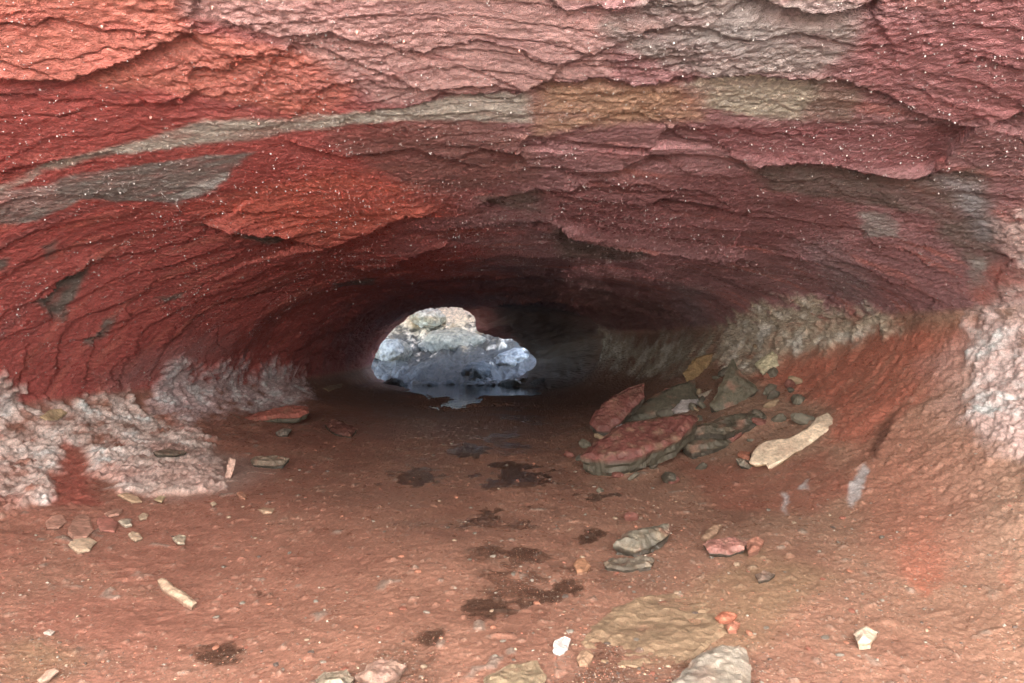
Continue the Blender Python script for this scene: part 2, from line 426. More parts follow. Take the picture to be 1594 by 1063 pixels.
paint([[(860, 355), (1050, 390), (980, 405), (870, 400)], [(740, 300), (830, 288), (850, 330), (760, 320)]], (.20, .165, .14), .8, warp=.04, soft=.05)
paint([[(1240, 380), (1300, 375), (1355, 440), (1350, 475), (1300, 460)], [(1045, 440), (1090, 445), (1112, 520), (1080, 530)]], (.42, .34, .35), .55, warp=.05, soft=.08)
paint([[(160, 580), (240, 540), (330, 520), (360, 545), (260, 580), (180, 615)]], (.48, .26, .25), .6, warp=.06, soft=.1)
paint([[(1560, 400), (1594, 380), (1650, 380), (1650, 460), (1560, 470), (1525, 475), (1520, 450)]], (.56, .22, .18), .9, warp=.05, soft=.05)

# dark right-hand rock; fading light painted into roof and walls with depth
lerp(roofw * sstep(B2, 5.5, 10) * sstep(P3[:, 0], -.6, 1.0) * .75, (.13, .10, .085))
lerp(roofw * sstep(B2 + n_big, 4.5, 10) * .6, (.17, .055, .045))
# floor
F = np.empty_like(C); F[:] = (.345, .182, .130)
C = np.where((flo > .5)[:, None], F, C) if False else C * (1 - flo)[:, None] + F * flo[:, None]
lerp(flo * sstep(P3[:, 0] + .5 * n_big, .2, 1.4) * .8, (.41, .25, .175))
lerp(flo * sstep(-P3[:, 0] + .5 * n_big, .3, 1.5) * .6, (.41, .18, .135))
lerp(flo * sstep(n_mid, .1, .6) * .35, (.37, .23, .165))
lerp(flo * sstep(-n_mid, .15, .6) * .4, (.20, .09, .065))
lerp(flo * sstep(B2, 5, 9) * .75, (.17, .085, .06))  # light falloff along the floor, painted as darker mud with depth
lerp(flo * sstep(peb, .62, .8) * .6 * (TAB[(np.floor(P3[:, 0] * 21 + .5).astype(int) * 31 + np.floor(P3[:, 1] * 21 + .5).astype(int) * 17) & 16383] > .5), (.3, .27, .23))
lerp(flo * sstep(peb2, .55, .8) * .5, (.33, .25, .2))
paint([[(1180, 590), (1230, 560), (1300, 545), (1400, 515), (1450, 500), (1530, 515), (1505, 590), (1420, 640), (1340, 690), (1290, 690), (1300, 640), (1230, 620)]], (.55, .19, .13), .9, warp=.08, soft=.06)
paint([[(1405, 880), (1450, 800), (1480, 860), (1490, 900), (1440, 935)], [(1460, 740), (1510, 690), (1520, 650), (1490, 690), (1430, 790), (1420, 860)], [(1560, 900), (1575, 860), (1585, 900), (1570, 930)]], (.52, .16, .10), .55, warp=.08, soft=.03, fine=.07)
paint([[(1330, 700), (1500, 590), (1560, 700), (1500, 900), (1400, 900), (1320, 790)]], (.50, .22, .155), .7, warp=.12, soft=.12)
paint([[(1060, 720), (1200, 720), (1290, 700), (1340, 760), (1250, 800), (1100, 790)]], (.36, .12, .085), .6, warp=.08, soft=.06)
paint([[(0, 1000), (60, 990), (120, 1020), (90, 1063), (0, 1063)], [(990, 1040), (1180, 1000), (1300, 900), (1180, 850), (1060, 930)]], (.33, .23, .14), .6, warp=.06, soft=.1)
paint([[(1420, 640), (1500, 560), (1600, 470), (1680, 700), (1680, 960), (1560, 900), (1470, 800)]], (.55, .35, .26), .55, warp=.12, soft=.2)
paint([[(1440, 560), (1520, 520), (1594, 480), (1640, 640), (1540, 680), (1470, 640)]], (.72, .50, .45), .45, warp=.12, soft=.12)
lerp(sstep(B2 + .5 * W1, 10.6, 12.2) * sstep(P3[:, 0] + .3 * W2, -.5, .2) * .85, (.055, .045, .038))  # shade right of the far opening, painted into the rock colour
# crust colours
cvar = np.clip(.5 + .9 * fbm(P3, (10, 5, 7), 4, 221, .65), 0, 1)
for m, c1, c2 in ((mL1, (.76, .60, .54), (.86, .82, .79)), (mL2, (.62, .44, .43), (.82, .74, .73)), (mR1, (.50, .41, .31), (.76, .70, .61)), (mR2, (.38, .32, .24), (.62, .57, .49)), (mR3, (.74, .54, .49), (.86, .82, .79))):
    lerp(m * sstep(cvar, .0, .5), c1); lerp(m * sstep(cvar, .5, .9), c2)
lerp(mL1 * sstep(fbm(P3, (3, 3, 1.5), 2, 231), .1, .5) * .6, (.52, .22, .17))
paint([[(190, 765), (240, 705), (300, 690), (370, 710), (420, 735), (350, 770), (270, 780)]], (.55, .42, .37), .6, warp=.05, soft=.1)
paint([[(76, 790), (80, 735), (105, 692), (125, 700), (140, 745), (150, 790)]], (.42, .13, .10), .9, warp=.03, soft=.04)
paint([[(1325, 790), (1318, 775), (1335, 735), (1345, 722), (1352, 735), (1340, 775)], [(1216, 790), (1220, 765), (1228, 768), (1222, 800)], [(1246, 762), (1258, 745), (1262, 762)]], (.62, .58, .57), .9, warp=.01, soft=.012, fine=.02)
paint([[(1350, 700), (1368, 660), (1390, 640), (1395, 650), (1375, 690), (1362, 720)]], (.12, .055, .04), .8, warp=.02, soft=.03)

# wet, dark hollows in the mud
WETP = [[(610, 745), (640, 725), (690, 735), (690, 752), (650, 757), (610, 750)], [(755, 740), (790, 720), (855, 722), (850, 750), (800, 760), (760, 755)],
        [(715, 935), (770, 925), (830, 932), (815, 972), (770, 975), (740, 955)], [(660, 990), (690, 980), (700, 1010), (665, 1020)],
        [(270, 1000), (330, 995), (355, 1020), (330, 1035), (290, 1020)], [(380, 910), (425, 905), (435, 920), (400, 930)],
        [(890, 840), (940, 820), (975, 835), (920, 855)], [(680, 695), (760, 690), (740, 715), (690, 712)], [(800, 920), (880, 905), (900, 925), (830, 945)],
        [(735, 795), (775, 790), (770, 815), (740, 818)], [(910, 775), (945, 768), (950, 780), (920, 788)], [(760, 850), (830, 845), (840, 862), (780, 870)]]
wetr = region(WETP, .10, .14, .08)
wetm = (wetr > .03) * sstep(wetr + 1.0 * fbm(P3, (9, 6, 9), 4, 311, .7), .36, .80)
lerp(wetm * .85, (.06, .034, .024))
centre = flo * np.exp(-((P3[:, 0] - .02) / .45) ** 2) * sstep(n_mid + .4 * W3, .05, .4)
lerp(centre * .75, (.10, .05, .035))
C *= (1 + .16 * W3 + .10 * KN)[:, None]
C = np.clip(C, .01, .85)
wet = np.clip(.25 + .62 * roofw * (1 - crust) * (1 - .8 * sstep(B2, 5, 9)) * sstep(vn(P3 * np.float32(40), 301), -.2, .6) + flo * (.25 + .4 * centre) * (1 - .9 * sstep(B2, 6, 9.5)) - .25 * flo * sstep(B2, 6, 9.5) + wetm * .8 - .4 * crust
              + flo * .4 * sstep(fbm(P3, 30, 2, 305), .1, .5) * (1 - sstep(B2, 6, 9)), 0, 1)

# ------------------------------------------------------------------ cut the tube into roof and floor along the two lips
ilo = int(np.searchsorted(S, 4.3)); ihi = int(np.searchsorted(S, 13.0))
def cut(name, cols, mat):
    cols = np.asarray(cols)
    idx = (np.arange(NB)[:, None] * NA + cols[None, :])
    n = len(cols)
    loc = np.arange(NB * n).reshape(NB, n)
    q = np.stack([loc[:-1, :-1], loc[1:, :-1], loc[1:, 1:], loc[:-1, 1:]], -1).reshape(-1, 4)
    f = idx.ravel()
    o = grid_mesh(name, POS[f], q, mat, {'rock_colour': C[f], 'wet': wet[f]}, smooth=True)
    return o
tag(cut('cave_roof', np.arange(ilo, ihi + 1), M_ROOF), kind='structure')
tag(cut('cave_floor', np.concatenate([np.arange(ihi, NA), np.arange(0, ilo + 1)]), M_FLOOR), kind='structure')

# coarse copy of the finished surface for setting things down on it
G = POS.reshape(NB, NA, 3)
gj = np.arange(30, NB, 2); gi = np.arange(0, NA, 2)
gp = G[np.ix_(gj, gi)].reshape(-1, 3); gn = nrm[np.ix_(gj, gi)].reshape(-1, 3)
gx = 797 + gp[:, 0] / gp[:, 1] * FPX; gy = 531.5 - gp[:, 2] / gp[:, 1] * FPX
def ground(px, py):
    d = (gx - px) ** 2 + (gy - py) ** 2
    k = int(np.argmin(d + gp[:, 1] * .05))
    n = gn[k]
    return Vector(gp[k].tolist()), Vector(n.tolist()).normalized()

# ------------------------------------------------------------------ outside: an added, unseen bounce pit behind the camera and the collapse beyond the tube
def sheet(name, fx, nu, nv, mat, colfn, wetv=.1, closed=False):
    u, v = np.meshgrid(np.linspace(0, 1, nu), np.linspace(0, 1, nv))
    P = fx(u.ravel(), v.ravel())
    loc = np.arange(nu * nv).reshape(nv, nu)
    q = np.stack([loc[:-1, :-1], loc[:-1, 1:], loc[1:, 1:], loc[1:, :-1]], -1).reshape(-1, 4)
    return grid_mesh(name, P, q, mat, {'rock_colour': colfn(P), 'wet': np.full(len(P), wetv)}, smooth=True)
def bounce_pit_colour(P):
    P = P.astype(np.float32)
    n = fbm(P, 1.5, 3, 401); n2 = fbm(P, 4, 3, 403)
    z = P[:, 2] + .08 * n2
    bounce_band = sstep(z, .10, .18) * (1 - sstep(z, .9, 1.0)) * (1 - sstep(np.abs(P[:, 0] + .3 * n), 1.0, 1.2)) * (P[:, 1] < -.3)   # added pale band that bounces sun into the tube like a softbox
    return np.clip((np.array([[.10, .08, .07]]) * (1 - bounce_band[:, None]) + bounce_band[:, None] * np.array([[.80, .80, .80]])) * (1 + .12 * n[:, None]), 0, .88)
def bounce_wall(u, v):
    X = -3.2 + 6.4 * u; Z = -1.0 + 3.4 * v
    P = np.stack([X, -.46 - .25 * np.clip(Z + .2, 0, 9), Z], 1).astype(np.float32)
    P[:, 1] += .06 * fbm(P, 1.6, 3, 405)
    return P
tag(sheet('added_bounce_face', bounce_wall, 160, 90, M_FAR, bounce_pit_colour), kind='structure')  # added out of view to throw sunlight into the tube
for side in (-1, 1):
    def added_side_wall(u, v):
        P = np.stack([np.full_like(u, side * 2.95), -1.6 + 2.3 * u, -1.0 + 3.4 * v], 1).astype(np.float32)
        P[:, 0] += .12 * fbm(P, 1.3, 3, 407)
        return P
    tag(sheet('added_pit_side', added_side_wall, 60, 60, M_FAR, bounce_pit_colour), kind='structure')  # unseen dark sides, added to keep the bounce source narrow
def added_pit_floor(u, v):
    X = -3.2 + 6.4 * u; Yy = -1.5 + 2.1 * v
    P = np.stack([X, Yy, np.full_like(X, -.86)], 1).astype(np.float32)
    P[:, 2] += .04 * fbm(P, 2, 3, 409)
    return P
tag(sheet('added_pit_ground', added_pit_floor, 120, 40, M_FAR, bounce_pit_colour), kind='structure')  # unseen dark ground, added as part of the bounce pit
def far_slope(u, v):
    X = -6 + 10 * u; Yy = 12.9 + 6.5 * v
    P = np.stack([X, Yy, np.zeros_like(X)], 1).astype(np.float32)
    P[:, 2] = -.95 + 2.9 * np.clip(v - .03, 0, 1) ** .9 + .35 * fbm(P, 1.1, 4, 411) + .16 * np.abs(fbm(P, 4.5, 3, 415)) + .025 * (X + 2.5) + .07 * fbm(P, (9, 6, 9), 4, 417, .7)
    return P
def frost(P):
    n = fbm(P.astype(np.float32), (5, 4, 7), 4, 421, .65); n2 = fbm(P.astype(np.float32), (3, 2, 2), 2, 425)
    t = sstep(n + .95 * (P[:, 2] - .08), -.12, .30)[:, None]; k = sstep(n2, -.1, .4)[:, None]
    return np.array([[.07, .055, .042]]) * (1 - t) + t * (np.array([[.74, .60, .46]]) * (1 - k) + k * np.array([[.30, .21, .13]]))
def shaft(u, v):  # added, unseen ring of rock that cuts sky and sun on the slope
    th = 2 * math.pi * u; Z = -1.2 + 11.5 * v
    P = np.stack([-1.6 + 3.0 * np.cos(th), 16.3 + 3.0 * np.sin(th), Z], 1).astype(np.float32)
    n = .3 * fbm(P, .9, 3, 431)
    P[:, 0] += n * np.cos(th); P[:, 1] += n * np.sin(th)
    front = (P[:, 1] < 15.2) & (Z < .75)
    P[front, 2] = .75                                   # the tube opens into the foot of the added shaft
    return P
tag(sheet('added_shade_shaft', shaft, 160, 120, M_FAR, lambda P: np.clip(np.array([[.22, .19, .17]]) * (1 + .4 * fbm(P.astype(np.float32), 2, 3, 433)[:, None]), .02, .8)), kind='structure')
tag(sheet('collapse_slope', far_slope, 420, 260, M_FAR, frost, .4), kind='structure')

# ------------------------------------------------------------------ water
def water(u, v):
    P = np.stack([-2.3 + 3.4 * u, 7.6 + 6.4 * v, np.full_like(u, -.822)], 1).astype(np.float32)
    return P
m, nt, b, L = nodes_of('pool_water')
tc = nt.nodes.new('ShaderNodeTexCoord'); n = nt.nodes.new('ShaderNodeTexNoise'); n.inputs['Scale'].default_value = 7; n.inputs['Detail'].default_value = 2
bp = nt.nodes.new('ShaderNodeBump'); bp.inputs['Distance'].default_value = .012; bp.inputs['Strength'].default_value = .6
L.new(tc.outputs['Object'], n.inputs['Vector']); L.new(n.outputs['Fac'], bp.inputs['Height']); L.new(bp.outputs[0], b.inputs['Normal'])
b.inputs['Base Color'].default_value = (.012, .008, .006, 1); b.inputs['Roughness'].default_value = .04
o = sheet('water', water, 20, 20, m, lambda P: np.zeros((len(P), 3)))
tag(o, kind='structure')

# ------------------------------------------------------------------ stones
OLIVE, DROCK, REDTOP = (.085, .075, .054), (.055, .047, .036), (.145, .052, .043)
CREAM, TANF, GREYF, SALMON = (.66, .50, .36), (.42, .29, .17), (.33, .28, .25), (.52, .29, .22)
def slab(name, label, cat, outline, foot, thick, normal=None, top=OLIVE, side=DROCK, rough=.006, wetv=.3, group=None, jag=.020, lift=0, speck=.0, taper=.9):
    """a broken sheet of rock: outline of its upper face as seen, laid in a plane that passes `thick` above the ground at `foot`"""
    g, gnv = ground(*foot)
    n = Vector(normal).normalized() if normal else gnv
    p0 = g + n * (thick + lift)
    u = n.cross(Vector((0, 1, 0))).normalized() if abs(n.y) < .95 else n.cross(Vector((1, 0, 0))).normalized()
    v = n.cross(u)
    pl = []
    for px, py in outline:
        r = ray(px, py); t = p0.dot(n) / r.dot(n); q = r * t - p0
        pl.append((q.dot(u), q.dot(v)))
    pl = np.array(pl)
    size = max(np.ptp(pl[:, 0]), np.ptp(pl[:, 1]))
    e = max(size / 46, .003)
    pts = []
    for a, c in zip(pl, np.roll(pl, -1, 0)):
        k = max(1, int(np.linalg.norm(c - a) / e))
        for j in range(k): pts.append(a + (c - a) * j / k)
    pts = np.array(pts)
    q3 = np.concatenate([pts * 1.0, np.full((len(pts), 1), p0.x * 7)], 1).astype(np.float32)
    sc = min(1, size / .35)
    pts = pts + sc * jag * np.stack([fbm(q3, 16 / max(sc, .2), 3, 501, .65), fbm(q3, 16 / max(sc, .2), 3, 511, .65)], 1)
    lo, hi = pts.min(0), pts.max(0)
    gxs, gys = np.meshgrid(np.arange(lo[0], hi[0], e), np.arange(lo[1], hi[1], e))
    ins = np.stack([gxs.ravel(), gys.ravel()], 1) + rng.uniform(-.3, .3, (gxs.size, 2)) * e
    inside = np.zeros(len(ins), bool); dm = np.full(len(ins), 9.)
    for a, c in zip(pts, np.roll(pts, -1, 0)):
        ex = c - a
        t = np.clip(((ins - a) @ ex) / (ex @ ex + 1e-12), 0, 1)
        dm = np.minimum(dm, np.linalg.norm(ins - a - t[:, None] * ex, axis=1))
        if a[1] != c[1]:
            inside ^= ((a[1] > ins[:, 1]) != (c[1] > ins[:, 1])) & (ins[:, 0] < (c[0] - a[0]) * (ins[:, 1] - a[1]) / (c[1] - a[1]) + a[0])
    ins = ins[inside & (dm > e * .55)]; dm = dm[inside & (dm > e * .55)]
    nb = len(pts)
    allp = np.concatenate([pts, ins])
    r = delaunay_2d_cdt([Vector(p) for p in allp.tolist()], [(i, (i + 1) % nb) for i in range(nb)], [], 1, 1e-7)
    vv = np.array([tuple(p) for p in r[0]]); tris = [tuple(f) for f in r[2]]
    orig = r[3]
    isb = np.array([any(k < nb for k in oo) for oo in orig])
    border = [None] * nb
    for i, oo in enumerate(orig):
        for k in oo:
            if k < nb: border[k] = i
    border = [x for x in border if x is not None]
    # height of the upper face
    dd = np.full(len(vv), 9.)
    for a in pts: dd = np.minimum(dd, np.linalg.norm(vv - a, axis=1))
    q3 = np.concatenate([vv, np.full((len(vv), 1), p0.x * 7)], 1).astype(np.float32)
    nz = fbm(q3, 7 / max(sc, .3), 4, 521, .6); nf = fbm(q3, 45, 2, 527)
    bev = min(thick * .35, .02)
    rough *= 1.5
    h = -bev * (1 - sstep(dd, 0, bev * 2)) + rough * (nz * 1.6 + .6 * nf) * np.where(isb, .4, 1)
    P = [vv[:, 0:1] * np.array(u)[None] + vv[:, 1:2] * np.array(v)[None] + h[:, None] * np.array(n)[None]]
    cols = [np.asarray(top)[None] * (1 + .45 * nz + .35 * nf)[:, None]]
    mud = (sstep(fbm(q3, 11 / max(sc, .4), 4, 561, .65), .05, .45) * (.75 if thick > .03 else .35))[:, None]
    cols[0] = cols[0] * (1 - mud) + np.array([[.26, .135, .095]]) * mud
    if speck:
        t = sstep(fbm(q3, 28, 3, 531, .7), .05, .35)[:, None] * speck
        cols[0] = cols[0] * (1 - t) + np.array([[.25, .19, .125]]) * t
    faces = list(tris); nv = len(vv); prev = border; nlay = 4 if thick > .02 else 2
    cen = vv.mean(0)
    dn = np.array((-n * .4 + Vector((0, 0, -.6))).normalized())
    bp_ = vv[border]
    out = bp_ - cen; out /= np.linalg.norm(out, axis=1, keepdims=True) + 1e-9
    for k in range(1, nlay + 1):
        f = k / nlay
        q = np.concatenate([bp_ * 1.0, np.full((len(bp_), 1), f * thick * 3 + p0.x)], 1).astype(np.float32)
        push = (thick * .22 * fbm(q, (10, 10, 60), 3, 541) - (1 - taper) * f * size * .35 * 0 - f * thick * .25)
        b2 = bp_ + out * push[:, None]
        z = (thick - bev) * f
        P.append(b2[:, :1] * np.array(u)[None] + b2[:, 1:] * np.array(v)[None] - bev * np.array(n)[None] + z * dn[None])
        cols.append(np.asarray(side)[None] * (1 + .45 * fbm(q, (14, 14, 70), 3, 551))[:, None])
        cur = list(range(nv, nv + len(border))); nv += len(border)
        nbd = len(border)
        for i in range(nbd):
            j = (i + 1) % nbd
            faces += [(prev[i], cur[i], cur[j]), (prev[i], cur[j], prev[j])]
        prev = cur
    # underside
    P.append((np.array([cen]) @ np.array([list(u), list(v)])) + thick * dn[None]); cols.append(np.asarray(side)[None])
    for i in range(len(prev)): faces.append((prev[(i + 1) % len(prev)], prev[i], nv))
    P = np.concatenate(P); c = np.clip(np.concatenate(cols), .01, .85)
    o = grid_mesh(name, P, np.array(faces), M_STONE, {'rock_colour': c, 'wet': np.full(len(P), wetv)}, smooth=False)
    bm = bmesh.new(); bm.from_mesh(o.data); bmesh.ops.recalc_face_normals(bm, faces=bm.faces); bm.to_mesh(o.data); bm.free()
    o.location = p0
    return tag(o, label, cat, group)
def z7(*xy): return [(840 + xy[i] / 3.126, 420 + xy[i + 1] / 3.126) for i in range(0, len(xy), 2)]
def z4(*xy): return [(xy[i] / 2.312, 320 + xy[i + 1] / 2.312) for i in range(0, len(xy), 2)]

# fallen slabs at the foot of the right bank
slab('rock_slab', 'long red-topped rock slab with thick grey broken front, largest of the fallen slabs', 'rock slab',
     z7(193, 893, 240, 848, 300, 800, 360, 762, 450, 727, 600, 702, 735, 692, 772, 712, 745, 745, 700, 790, 688, 812, 560, 862, 460, 905, 350, 915, 250, 905), (975, 738), .13, (-.12, -.45, .88), REDTOP, OLIVE, .010, .3, speck=.45)
slab('rock_slab', 'leaning red-faced slab left of the largest fallen slab', 'rock slab',
     z7(232, 742, 258, 692, 330, 622, 430, 562, 505, 542, 512, 600, 430, 690, 378, 748, 345, 772, 280, 770), (935, 682), .09, (-.25, -.62, .74), REDTOP, DROCK, .008, .3, speck=.2)
slab('rock_slab', 'flat grey slab with ragged edge, upper one of the thin pair beside the cream flake', 'rock slab',
     z7(700, 788, 760, 748, 850, 718, 960, 690, 1082, 670, 1110, 698, 1050, 728, 950, 772, 900, 788, 820, 778, 715, 800), (1130, 683), .07, (-.15, -.50, .85), OLIVE, DROCK, .008, .35, lift=.05, speck=.35)
slab('rock_slab', 'grey broken slab wedged beneath the thin flat slab by the cream flake', 'rock slab',
     z7(690, 850, 720, 810, 830, 800, 930, 790, 960, 800, 915, 838, 820, 862, 740, 872), (1098, 704), .08, (-.12, -.45, .88), OLIVE, DROCK, .008, .35, speck=.35)
slab('rock_slab', 'smooth dark olive slab leaning behind the red-topped slab', 'rock slab',
     z7(400, 740, 470, 660, 560, 600, 690, 545, 755, 525, 772, 600, 760, 635, 640, 680, 560, 708, 455, 722), (1010, 650), .08, (-.12, -.62, .76), (.095, .084, .06), DROCK, .004, .2)
slab('rock_slab', 'upright dark triangular slab standing against the right bank', 'rock slab',
     z7(828, 655, 868, 590, 905, 490, 935, 422, 985, 500, 1065, 575, 1040, 600, 960, 655, 900, 672, 850, 680), (1115, 640), .09, (-.15, -.85, .5), (.10, .088, .06), DROCK, .004, .2)
slab('rock_flake', 'pale grey flat flake lying between the red slab and the triangular slab', 'rock flake',
     z7(640, 676, 690, 630, 780, 624, 792, 652, 740, 685, 655, 692), (1068, 640), .02, (-.1, -.55, .83), (.30, .265, .25), GREYF, .003, .2)
slab('rock_flake', 'thin cream sliver lying in front of the triangular slab', 'rock flake',
     z7(770, 608, 815, 588, 862, 572, 850, 592, 785, 628), (1095, 620), .015, (-.1, -.55, .83), (.45, .37, .29), TANF, .002, .2)
slab('rock_slab', 'tan-orange slab leaning on the grey crust above the dark slabs', 'rock slab',
     z7(695, 495, 760, 422, 800, 405, 862, 392, 925, 362, 930, 400, 865, 455, 800, 508, 770, 560, 735, 560), (1075, 590), .05, (-.25, -.72, .64), (.27, .175, .085), OLIVE, .006, .15)
slab('rock_flake', 'pale olive flake resting on the red bank below the grey crust', 'rock flake',
     z7(1048, 452, 1085, 420, 1135, 388, 1165, 420, 1200, 440, 1188, 465, 1120, 478, 1080, 502), (1195, 578), .03, (-.35, -.65, .67), (.46, .41, .27), (.30, .25, .17), .004, .15)
slab('rock_flake', 'long bone-shaped cream flake lying on the red slope, largest of the pale flakes', 'rock flake',
     z7(1018, 932, 1040, 880, 1062, 850, 1105, 828, 1165, 820, 1222, 812, 1258, 790, 1300, 770, 1332, 740, 1345, 712, 1400, 690, 1440, 730, 1430, 755, 1370, 800, 1300, 850, 1280, 872, 1225, 892, 1195, 915, 1115, 975, 1103, 940, 1050, 945), (1205, 726), .018, (-.22, -.50, .84), (.66, .52, .38), TANF, .003, .1, jag=.010)
slab('stone', 'small orange stone touching the left end of the bone-shaped cream flake', 'stone', z7(960, 885, 975, 874, 1022, 876, 1020, 898, 990, 905, 965, 900), (1158, 710), .03, None, (.5, .2, .13), (.4, .16, .1), .004, .1)
slab('stone', 'small dark stone under the left end of the bone-shaped cream flake', 'stone', z7(955, 912, 975, 905, 1012, 915, 1045, 948, 1020, 955, 975, 938), (1162, 727), .04, (-.1, -.4, .9), (.2, .17, .13), DROCK, .005, .2)
slab('mineral_lump', 'bluish white mineral lump sitting on the red-topped slab', 'mineral lump', z7(358, 788, 372, 755, 400, 742, 435, 745, 462, 770, 448, 800, 400, 812), (972, 680), .05, (-.05, -.6, .8), (.50, .47, .50), (.36, .33, .35), .006, .5, lift=.08)
# mid floor
slab('stone', 'grey angular stone with pale speckles beside the dark wet mud right of centre', 'stone', [(957, 842), (966, 826), (1000, 815), (1040, 808), (1044, 820), (1020, 843), (985, 852)], (990, 860), .06, (-.05, -.35, .93), (.15, .135, .105), DROCK, .007, .45, speck=.5)
slab('stone', 'low grey stone half buried just below the speckled angular stone', 'stone', [(938, 872), (950, 866), (985, 868), (1018, 866), (1014, 879), (972, 884), (945, 880)], (975, 884), .022, None, (.17, .145, .115), DROCK, .006, .5, speck=.4)
slab('stone', 'flat pinkish stone with dark lower edge on the right floor', 'stone', [(1094, 843), (1108, 835), (1140, 832), (1163, 838), (1160, 852), (1130, 858), (1105, 855)], (1130, 862), .03, (-.05, -.25, .96), (.31, .15, .125), DROCK, .007, .5, speck=.3)
slab('stone', 'small brick-brown stone joined to the right end of the flat pinkish stone', 'stone', [(1160, 842), (1178, 833), (1188, 838), (1180, 852), (1163, 858)], (1172, 860), .025, None, (.36, .17, .12), (.2, .1, .07), .005, .2)
slab('stone', 'pointed tan stone lying above the flat pinkish stone', 'stone', [(1090, 834), (1104, 820), (1124, 812), (1116, 826), (1100, 836)], (1102, 837), .02, None, (.34, .22, .15), (.2, .12, .08), .004, .2)
slab('stone', 'small rounded orange-brown stone below the low grey stone', 'stone', [(892, 876), (897, 869), (912, 868), (919, 875), (914, 885), (899, 887)], (905, 887), .018, None, (.42, .22, .13), (.25, .13, .08), .003, .2)
slab('stone', 'small dark flat stone in the gravel on the right floor', 'stone', [(1176, 892), (1188, 887), (1206, 889), (1198, 897), (1180, 900)], (1190, 900), .018, None, (.2, .15, .12), DROCK, .004, .4)
slab('flat_rock', 'broad olive-brown flat rock sunk in the mud at the front', 'flat rock', [(904, 1000), (925, 970), (962, 940), (1010, 926), (1062, 920), (1098, 938), (1125, 962), (1132, 985), (1100, 1008), (1062, 1028), (1000, 1044), (940, 1040)], (985, 1044), .012, None, (.33, .23, .15), (.2, .14, .09), .006, .5, speck=.3, lift=-.017)
slab('flat_rock', 'smooth grey flat rock with white wet sheen at the front edge', 'flat rock', [(1030, 1085), (1060, 1040), (1085, 1012), (1122, 998), (1158, 1004), (1172, 1040), (1168, 1090)], (1150, 1090), .03, (0, -.12, .99), (.27, .24, .20), (.18, .15, .11), .006, .75, speck=.2)
slab('flat_rock', 'pale greenish flat rock at the bottom edge left of the olive rock', 'flat rock', [(740, 1090), (752, 1050), (790, 1030), (835, 1024), (850, 1045), (840, 1090)], (790, 1090), .02, (0, -.05, 1), (.30, .23, .15), (.18, .13, .09), .005, .4, speck=.3)
slab('flat_rock', 'pinkish rock embedded in mud at bottom centre', 'flat rock', [(552, 1046), (575, 1028), (610, 1020), (632, 1032), (620, 1050), (585, 1060)], (590, 1060), .025, None, (.31, .20, .16), (.2, .13, .1), .006, .4, speck=.2)
slab('flat_rock', 'grey-olive rock embedded beside the pinkish rock at bottom', 'flat rock', [(490, 1052), (505, 1040), (540, 1038), (552, 1050), (535, 1064), (500, 1066)], (520, 1066), .025, None, (.28, .24, .18), (.16, .12, .09), .006, .4, speck=.2)
slab('shard', 'white translucent-looking shard with bright rim near the front olive rock', 'shard', [(860, 1012), (864, 995), (878, 987), (888, 991), (884, 1008), (872, 1018)], (872, 1018), .012, (0, -.35, .94), (.60, .56, .54), (.8, .78, .76), .004, .8)
slab('stone', 'small round tan stone right of the white shard', 'stone', [(898, 1022), (903, 1008), (918, 1006), (924, 1016), (915, 1030), (902, 1030)], (910, 1030), .02, None, (.40, .26, .17), (.25, .15, .1), .003, .2)
slab('stone', 'cream pebble alone on the brown mud at lower right', 'stone', [(1328, 980), (1345, 968), (1366, 977), (1354, 994), (1336, 996)], (1345, 997), .028, None, (.66, .54, .42), (.5, .38, .28), .004, .2)
slab('stone', 'orange stone beside the olive flat rock, upper of two', 'stone', [(1112, 957), (1125, 948), (1148, 953), (1140, 962), (1120, 963)], (1130, 964), .018, None, (.5, .19, .12), (.35, .13, .08), .004, .3)
slab('stone', 'orange stone beside the olive flat rock, lower of two', 'stone', [(1130, 970), (1142, 962), (1152, 967), (1146, 977), (1133, 977)], (1141, 978), .018, None, (.5, .22, .15), (.35, .15, .1), .004, .3)
# left floor
slab('rock_slab', 'red-topped slab with grey broken front lying under the left crust', 'rock slab', z4(868, 758, 925, 738, 1000, 722, 1055, 712, 1105, 714, 1112, 735, 1080, 755, 1000, 756, 940, 766, 890, 772), (440, 660), .07, (.1, -.35, .93), (.30, .10, .075), OLIVE, .007, .2)
slab('stone', 'flat grey-brown stone on the smooth mud left of centre', 'stone', z4(900, 905, 915, 893, 985, 888, 1042, 900, 1025, 920, 990, 928, 910, 922), (420, 728), .045, (.05, -.3, .95), (.20, .155, .115), DROCK, .006, .25)
slab('stone', 'dark square stone below the red-topped slab on the left', 'stone', z4(990, 812, 1010, 800, 1052, 798, 1035, 818, 1000, 824), (436, 678), .03, (.05, -.3, .95), (.14, .12, .10), DROCK, .004, .3)
slab('stone', 'thin dark stone lying across the left crust slope', 'stone', z4(550, 882, 600, 874, 672, 882, 640, 892, 565, 892), (262, 708), .02, None, (.20, .155, .12), DROCK, .004, .2)
slab('stone', 'dark wet reddish stone in the gloom left of the pool', 'stone', [(505, 656), (516, 650), (533, 652), (556, 664), (548, 676), (520, 672)], (530, 678), .05, (.05, -.3, .95), (.12, .055, .045), DROCK, .01, .8)
slab('rock_flake', 'thin tan flake at the far left foot of the wall', 'rock flake', [(503, 603), (520, 597), (540, 594), (534, 601), (512, 607)], (520, 607), .02, None, (.36, .25, .17), TANF, .003, .1)
